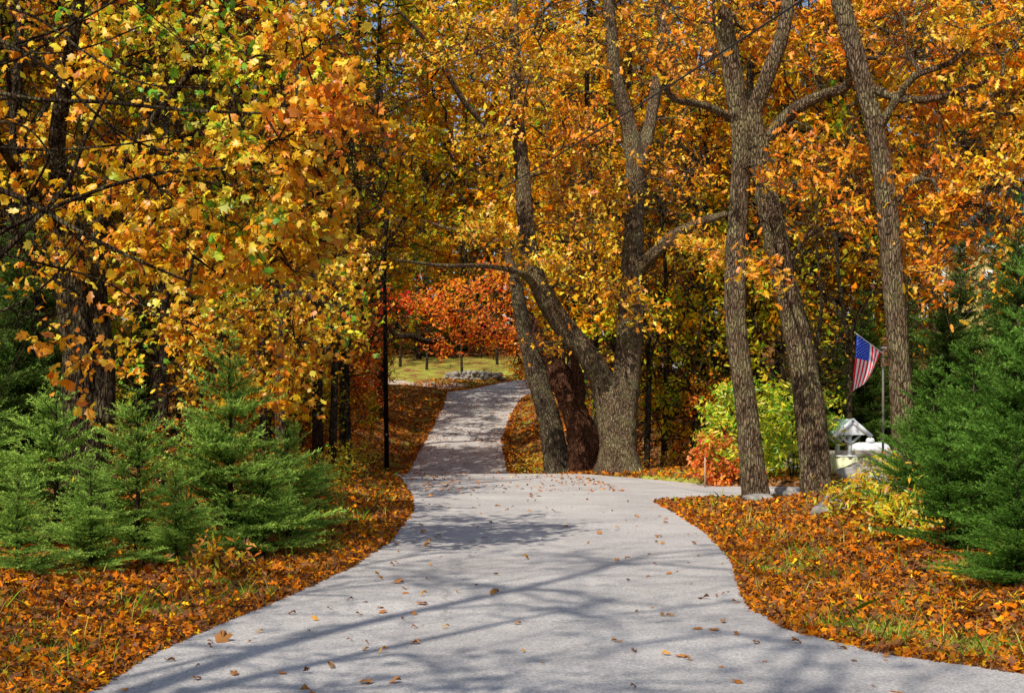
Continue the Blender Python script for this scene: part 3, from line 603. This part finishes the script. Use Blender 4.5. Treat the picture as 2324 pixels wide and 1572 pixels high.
V=np.stack([p-wv*wd[:,None],p+wv*wd[:,None],mid+wv*wd[:,None]*.8,tip,mid-wv*wd[:,None]*.8],1).reshape(-1,3)
I=(np.array([0,1,2,3,4])[None]+np.arange(n)[:,None]*5)
gc=np.where(rng.random(n)[:,None]<.5,np.array([[.28,.48,.03]]),np.array([[.64,.54,.12]]))*rng.uniform(.55,1.25,(n,1))
obj('roadside_grass',build('roadside_grass',V,I,np.full(n,5),GRASS,np.repeat(gc,5,0)),kind='stuff')
x,y,w=scatter(210000,6.5,95,1.55,None,6.0,1.4,-0.05)
keep=(grassy(x,y)<rng.uniform(-.4,.8,len(x)))|(rng.random(len(x))<.10)|((w<.2)&(rng.random(len(x))<.3)); x,y,w=x[keep],y[keep],w[keep]; n=len(x)
C=np.stack([x,y,Hh(x,y)+rng.uniform(.01,.06,n)],1)
V,I,c=leaves_arr(C,np.clip(.085*(y/12)**.5,.07,.2),colors('LT',n)*rng.uniform(.55,1.15,(n,1)),LOB,up=1.7,hang=0,sunb=0)
obj('leaf_litter',build('leaf_litter',V,I,np.full(len(I),3),LITTER,c),kind='stuff')
FL=[]
for k_ in range(6):
    V,I,c=leaves_arr(np.zeros((1,3)),1.0,np.array([[.50,.22,.07],[.36,.15,.06],[.62,.30,.05],[.42,.24,.12],[.55,.2,.04],[.3,.14,.07]])[k_:k_+1],[MAPLE,OAK][k_%2],up=6,hang=0,sunb=0)
    V[:,2]+= .14*np.abs(np.sin(V[:,0]*5+k_))
    V[:,2]-=V[:,2].min()
    FL.append(build('fallen_leaf',V,I,np.full(len(I),3),LITTER,c))
names=['dry brown leaf lying on the asphalt','curled orange leaf lying on the asphalt']
for i in range(230):
    u=rng.uniform(); y=(7.6**-.2+(37**-.2-7.6**-.2)*u)**(1/-.2)
    t=rng.uniform(.02,.98); t=t if rng.random()<.6 else (.5+.5*math.copysign(abs(2*t-1)**.4,t-.5))
    x=float(xl(y))*(1-t)+float(xr(y))*t
    o=obj('fallen_leaf',FL[i%6],None,(x,y,float(base(y))+.012),label=names[i%2],category='leaf',group='fallen leaves on the road')
    s=rng.uniform(.045,.12)*(1.35 if rng.random()<.08 else 1); o.scale=(s,s,s); o.rotation_euler=(rng.normal()*.15,rng.normal()*.15,rng.uniform(0,6.28)); o.color=(*(rng.uniform(.6,1.15)*np.array([1,1,1])),1)
n=2600; y=rng.uniform(28,82,n); t=rng.uniform(0,1,n); t=np.where(rng.random(n)<.4,t,.5+.5*np.sign(t-.5)*np.abs(2*t-1)**.3)
x=xl(y)*(1-t)+xr(y)*t
V,I,c=leaves_arr(np.stack([x,y,base(y)+.03],1),.10,colors('LT',n),LOB,up=5,hang=0,sunb=0)
obj('scattered_leaves',build('scattered_leaves',V,I,np.full(len(I),3),LITTER,c),kind='stuff')
# ------------------------------------------------------------ rocks
def rock(loc,s,label,name='boulder',seed=0):
    bm=bmesh.new(); bmesh.ops.create_icosphere(bm,subdivisions=4,radius=1); r=np.random.default_rng(seed); o=r.uniform(0,9,6)
    for v in bm.verts:
        c=v.co; q=1+.18*math.sin(2.1*c.x+o[0])*math.cos(1.9*c.y+o[1])+.12*math.sin(4*c.z+3*c.x+o[2])+.05*math.sin(9*c.x+7*c.y+o[3])+.04*math.sin(13*c.z+11*c.y+o[4])
        v.co=(c.x*q*s[0],c.y*q*s[1],c.z*q*s[2])
    me=bpy.data.meshes.new(name); bm.to_mesh(me); bm.free(); me.materials.append(ROCK)
    for p_ in me.polygons: p_.use_smooth=True
    return obj(name,me,None,loc,label=label,category='rock')
rock(at(1722,23.8,.05),(.33,.25,.14),'flat tan stone at the foot of oak',seed=1)
rock(at(1782,27,.08),(.25,.25,.17),'mossy boulder between the driveway oaks',seed=2)
rock(at(1800,25.9,.04),(.2,.2,.12),'small round stone beside oak roots',seed=3)
rock(at(1945,30,.1),(.42,.35,.3),'dark rounded boulder beside the wishing well',seed=4)
rock(at(1895,18.5,.05),(.3,.35,.22),'mossy grey boulder on leafy bank',seed=5)
rock(at(1990,20,.05),(.5,.4,.26),'mossy grey boulder on leafy bank',seed=6)
rock(at(1915,26,.05),(.25,.2,.15),'grey stone in driveway border',seed=7)
mbw=MB(); r=np.random.default_rng(5)
def stone_into(mb,c,s,o):
    bm=bmesh.new(); bmesh.ops.create_icosphere(bm,subdivisions=2,radius=1)
    V=np.array([v.co[:] for v in bm.verts]); Fc=[[v.index for v in f_.verts] for f_ in bm.faces]; bm.free()
    q=1+.2*np.sin(2.3*V[:,0]+o)*np.cos(2*V[:,1]+2*o)+.12*np.sin(4*V[:,2]+o)
    mb.add(V*q[:,None]*np.array(s)+np.array(c),Fc)
wx_=(1075-CX)/F*91; wb=np.array((wx_,91,float(Hh(wx_,91))))
for i in range(34):
    xx=-2.0+i*.12+r.uniform(-.05,.05); row=i%3
    stone_into(mbw,(xx,r.uniform(-.2,.2),.12+row*.22*(1-.4*abs(xx)/2)),(r.uniform(.18,.34),.25,r.uniform(.13,.22)),r.uniform(0,9))
obj('stone_wall',mbw.mesh('stone_wall',ROCK,True,False),None,wb,label='low dry stone wall edging the far lawn',category='wall')
# ------------------------------------------------------------ utility poles and wires
def upole(px,d,topy,w,label,mat,tagz):
    b=np.array(at(px,d)); top=P(px-6,topy,d)-b
    e=empty('utility_pole',b,label=label,category='utility pole')
    mb=MB(); mb.tube([(0,0,-.2),top*.5,top],[w*.55,w*.5,w*.4],14); obj('pole',mb.mesh('pole',mat,True,False),e)
    mb=MB(); mb.tube([(0,-w*.53,tagz),(0,-w*.53-.012,tagz)],[.035,.035],10,(.45,.42,.34)); obj('tag',mb.mesh('tag',ATTR),e)
    mb=MB(); 
    for kz in (0.15,.6): mb.tube([top+np.array([-.02,-.1,-kz]),top+np.array([-.02,-.16,-kz+.04]),top+np.array([-.02,-.16,-kz+.14])],[.02,.03,.03],8,(.25,.2,.18))
    obj('insulator',mb.mesh('insulator',ATTR),e)
    return b+top
t1=upole(722,31,250,.25,'reddish brown wooden utility pole beside spruces',POLEM,1.6)
t2=upole(878,50,560,.17,'thin black wooden utility pole beside far road',POLEK,1.6)
def wire(a,b,sag,r_,label):
    a=np.array(a);b=np.array(b);t=np.linspace(0,1,40)[:,None]; p=a+(b-a)*t; p[:,2]-=(4*sag*t*(1-t))[:,0]
    mb=MB(); mb.tube(p,np.full(40,r_),5,(.02,.02,.02)); obj('power_line',mb.mesh('power_line',ATTR),None,(0,0,0),label=label,category='power line')
wire(t2-np.array([0,.16,.1]),P(1960,-90,12.5),.25,.013,'thick black overhead cable crossing above the road')
wire(t1-np.array([0,.16,.1]),P(1420,-40,19),.15,.009,'thin black overhead wire crossing above road')
wire(t1-np.array([0,.16,.55]),P(2200,560,40),.5,.008,'thin pale service wire leading to house')
# ------------------------------------------------------------ flag
fb=np.array(at(2004,30)); e=empty('flag_pole',fb,label='weathered post with angled pole flying American flag',category='flag')
ph=P(2004,792,30)-fb
mb=MB(); mb.tube([(0,0,-.1),(0,0,ph[2]*.5),(0,0,ph[2])],[.032,.028,.025],8,(.16,.14,.11)); mb.box((0.05,-.0,ph[2]+.03),(.20,.12,.04),(.4,.4,.38)); obj('post',mb.mesh('post',ATTR),e)
A=P(1941,755,29.7)-fb; B=P(2003,801,29.9)-fb
mb=MB(); mb.tube([B,A],[.014,.011],8,(.75,.73,.7)); mb.tube([A,A+(A-B)*.012,A+(A-B)*.03],[.012,.03,.008],8,(.8,.6,.15)); obj('pole',mb.mesh('pole',ATTR),e)
a0=P(1945,759,29.72)-fb; b0=P(1999,800,29.9)-fb; a1=P(1933,889,29.6)-fb; b1=P(1972,862,29.75)-fb
nu,nv=40,39
def fp(u,v):
    u=np.asarray(u)[...,None]; v=np.asarray(v)[...,None]
    p=(a0*(1-v)+b0*v)*(1-u)+(a1*(1-v)+b1*v)*u
    w=np.sin(v*9+u*2.5)*.035*u+np.sin(u*7+v*3)*.02*u
    p=p+np.array([.25,-1,0])*w
    return p+np.array([0.07,0,0])*np.sin(u*3.1)*np.sin(v*3.1)
V=[];I=[];Cc=[];k_=0
for i in range(nu-1):
    for j in range(nv):
        uu=[i/(nu-1),(i+1)/(nu-1)]; vv=[j/nv,(j+1)/nv]
        V+= [fp(uu[0],vv[0]),fp(uu[0],vv[1]),fp(uu[1],vv[1]),fp(uu[1],vv[0])]; I.append([k_,k_+1,k_+2,k_+3]); k_+=4
        st=j//3
        c=(.95,.03,.05) if st%2==0 else (.98,.98,.98)
        if uu[0]<.4 and st<7: c=(.035,.10,.70)
        Cc+=[c]*4
for row in range(9):
    nst=6 if row%2==0 else 5
    for s_ in range(nst):
        cu=.4*((s_+(.5 if row%2==0 else 1.0))/6.0); cv=(7/13)*((row+.6)/9.4)
        for sg in (-1,1):
            pts=[]
            for q in range(10):
                r_=.019 if q%2==0 else .008
                pts.append(fp(cu+r_*math.sin(q*math.pi/5)*.62,cv+r_*math.cos(q*math.pi/5))+np.array([0,-.004*sg,0]))
            ce=fp(cu,cv)+np.array([0,-.004*sg,0])
            for q in range(10):
                V+=[ce,pts[q],pts[(q+1)%10]]; I.append([k_,k_+1,k_+2]); k_+=3; Cc+=[(.95,.95,.95)]*3
obj('flag_cloth',build('flag_cloth',np.array(V),np.concatenate(I),[len(q) for q in I],CLOTH,np.array(Cc)),e)
# ------------------------------------------------------------ wishing well
wb=np.array(at(1914,31.6))
e=empty('wishing_well',wb,label='white wishing well with grey-green shingled gable roof',category='wishing well'); e.rotation_euler=(0,0,.18); e.scale=(1.05,1.05,1.0)
mb=MB()
for k_ in range(8):
    a=k_*math.pi/4; c,sn=math.cos(a),math.sin(a); mb.box((.33*c,.33*sn,.22),(.06,.27,.48),(.72,.70,.42),[[c,-sn,0],[sn,c,0],[0,0,1]])
mb.tube([(0,0,.46),(0,0,.50)],[.40,.40],8,(.8,.79,.72)); obj('base',mb.mesh('base',ATTR),e)
for sx in (-1,1):
    mb=MB(); mb.box((0,sx*.33,.72),(.08,.08,.62),(.85,.85,.83)); obj('post',mb.mesh('post',ATTR),e)
for sy in (-1,1):
    mb=MB(); y_=sy*.36
    for sx in (-1,1):
        c,sn=math.cos(sx*.72),math.sin(sx*.72); mb.box((sx*.13,y_,.88),(.34,.035,.05),(.85,.85,.83),[[c,0,-sn],[0,1,0],[sn,0,c]])
    obj('brace',mb.mesh('brace',ATTR),e)
mb=MB(); mb.tube([(0,-.3,.78),(0,.3,.78)],[.03,.03],8,(.6,.58,.5)); obj('crank',mb.mesh('crank',ATTR),e)
for sy in (-1,1):
    mb=MB()
    for sx in (-1,1):
        c,sn=math.cos(sx*.70),math.sin(sx*.70); mb.box((sx*.22,sy*.51,1.16),(.64,.03,.10),(.9,.9,.88),[[c,0,sn],[0,1,0],[-sn,0,c]])
    mb.add([(-.36,sy*.49,1.0),(.36,sy*.49,1.0),(0,sy*.49,1.30)],[(0,1,2)],(.88,.88,.86))
    obj('gable',mb.mesh('gable',ATTR),e)
mb=MB()
for sx in (-1,1):
    for r_ in range(6):
        c,sn=math.cos(sx*.70),math.sin(sx*.70); q=(r_+.5)/6*.56; mb.box((sx*q*math.cos(.7),0,1.375-q*math.sin(.7)+.01*(r_%2)),(.12,.98,.02),(.30,.42,.34) if r_%2 else (.42,.52,.44),[[c,0,sn],[0,1,0],[-sn,0,c]])
obj('roof',mb.mesh('roof',ATTR),e)
# ------------------------------------------------------------ propane tank
tb=np.array(at(1975,35)); e=empty('propane_tank',tb,label='white horizontal propane tank with domed cap',category='gas tank')
xs_=np.array([-.55,-.53,-.48,-.40,-.3,0,.3,.40,.48,.53,.55]); rs=np.array([.02,.10,.17,.21,.23,.23,.23,.21,.17,.10,.02])
mb=MB(); mb.tube(np.column_stack([xs_,0*xs_,0*xs_+.66]),rs,24,(.7,.7,.69)); obj('tank',mb.mesh('tank',ATTR,True),e)
mb=MB(); mb.tube([(0,0,.87),(0,0,.95),(0,0,1.0),(0,0,1.02)],[.12,.12,.09,.03],16,(.7,.7,.68)); obj('dome_cap',mb.mesh('dome_cap',ATTR,True),e)
for sx in (-1,1):
    mb=MB(); mb.box((sx*.33,0,.22),(.09,.38,.48),(.5,.48,.44)); obj('leg',mb.mesh('leg',ATTR),e)
mb=MB(); r=np.random.default_rng(8)
for row in range(3):
    for i in range(9):
        mb.box((-1.7+i*.41+(.2 if row%2 else 0),0,.10+row*.2),(.40,.25,.19),tuple(np.array([.42,.34,.26])*r.uniform(.7,1.1)))
obj('garden_wall',mb.mesh('garden_wall',ATTR),None,at(1925,34),label='low tan block wall behind the wishing well',category='wall')
def stake(px,d,h,c,lab,band=None):
    e=empty('marker_stake',at(px,d),label=lab,category='stake')
    mb=MB(); mb.box((0,0,h/2),(.035,.025,h),c); mb.add([(-.017,-.012,h),(.017,-.012,h),(.017,.012,h),(-.017,.012,h),(0,0,h+.05)],[(0,1,4),(1,2,4),(2,3,4),(3,0,4)],c); obj('post',mb.mesh('post',ATTR),e)
    if band: mb=MB(); mb.box((0,0,h-.12),(.075,.036,.2),band); obj('reflector',mb.mesh('reflector',ATTR),e)
stake(1600,29.95,.72,(.40,.28,.17),'bare wooden stake beside red shrub')
stake(1737,27.5,.55,(.5,.36,.2),'wooden driveway marker with orange reflector',(.8,.2,.03))
# ------------------------------------------------------------ house
hb=np.array(at(2160,44)); e=empty('yellow_house',hb,label='yellow clapboard house with blue-green gable and white trim',category='house'); e.rotation_euler=(0,0,-.25)
YEL=clap('yellow_clapboard',(.50,.36,.10)); BLU=clap('teal_shingle',(.07,.14,.16),.15)
mb=MB(); mb.box((5,4,3.6),(10.5,8,8.4)); obj('wall',mb.mesh('wall',YEL,False,False),e)
mb=MB(); mb.add([(-.25,-.02,7.85),(10.25,-.02,7.85),(5,-.02,12.2),(-.25,8,7.85),(10.25,8,7.85),(5,8,12.2)],[(0,1,2),(5,4,3),(0,2,5,3),(1,4,5,2),(0,3,4,1)]); obj('gable',mb.mesh('gable',BLU,False,False),e)
mb=MB(); 
for sx in (-1,1):
    an=math.atan2(4.35,5.25); c,sn=math.cos(sx*an),math.sin(sx*an)
    mb.box((5+sx*2.8,3.9,9.98+.12),(7.1,9,.18),(.12,.12,.13),[[c,0,sn],[0,1,0],[-sn,0,c]])
obj('roof',mb.mesh('roof',ATTR),e)
mb=MB(); mb.box((-.27,-.05,3.6),(.14,.14,8.2),(.6,.6,.55)); mb.box((5,-.06,7.8),(10.7,.1,.22),(.6,.6,.55)); obj('trim',mb.mesh('trim',ATTR),e)
for wx,wz in [(1.6,6.3),(4.4,6.3),(7.2,6.3),(1.6,2.6),(4.4,2.6),(7.2,2.6),(4.9,9.3)]:
    w_=empty('window',(wx,-.02,wz)); w_.parent=e
    mb=MB()
    for bx,bz,sx,sz in [(-.5,0,.1,1.5),(.5,0,.1,1.5),(0,.72,1.1,.12),(0,-.72,1.2,.12),(0,0,.9,.06),(0,.36,.04,.6)]: mb.box((bx,-.03,bz),(sx,.08,sz),(.8,.8,.78))
    obj('frame',mb.mesh('frame',ATTR),w_)
    mb=MB(); mb.box((0,0,0),(.92,.03,1.36),(.05,.06,.07)); obj('pane',mb.mesh('pane',GLASS),w_)
# ------------------------------------------------------------ light, sky, camera
sun_az=(-0.46,-0.89); el=math.radians(45)
sd=np.array([sun_az[0],sun_az[1],0]); sd=sd/np.linalg.norm(sd)*math.cos(el); sd[2]=math.sin(el)
import mathutils
L=bpy.data.lights.new('sun','SUN'); L.energy=5.0; L.angle=math.radians(.5); L.color=(1,.95,.85)
so=bpy.data.objects.new('sun',L); COL.objects.link(so); so.rotation_euler=mathutils.Vector(sd).to_track_quat('Z','Y').to_euler(); so.location=(-30,-40,50)
W=bpy.data.worlds.new('World'); scene.world=W; W.use_nodes=True; nt=W.node_tree; bg=nt.nodes['Background']
sk=nt.nodes.new('ShaderNodeTexSky'); sk.sky_type='NISHITA'; sk.sun_disc=False; sk.sun_elevation=el; sk.sun_rotation=math.atan2(sd[0],sd[1])
nt.links.new(sk.outputs[0],bg.inputs[0]); bg.inputs[1].default_value=.14
cam=bpy.data.cameras.new('camera'); co=bpy.data.objects.new('camera',cam); COL.objects.link(co); co.location=(0,0,CH); co.rotation_euler=(math.pi/2,0,0)
cam.lens=45; cam.sensor_width=36; cam.shift_y=154/2324; cam.clip_end=2000; cam.clip_start=.1; scene.camera=co
scene.view_settings.view_transform='Standard'; scene.view_settings.look='None'; scene.view_settings.exposure=0
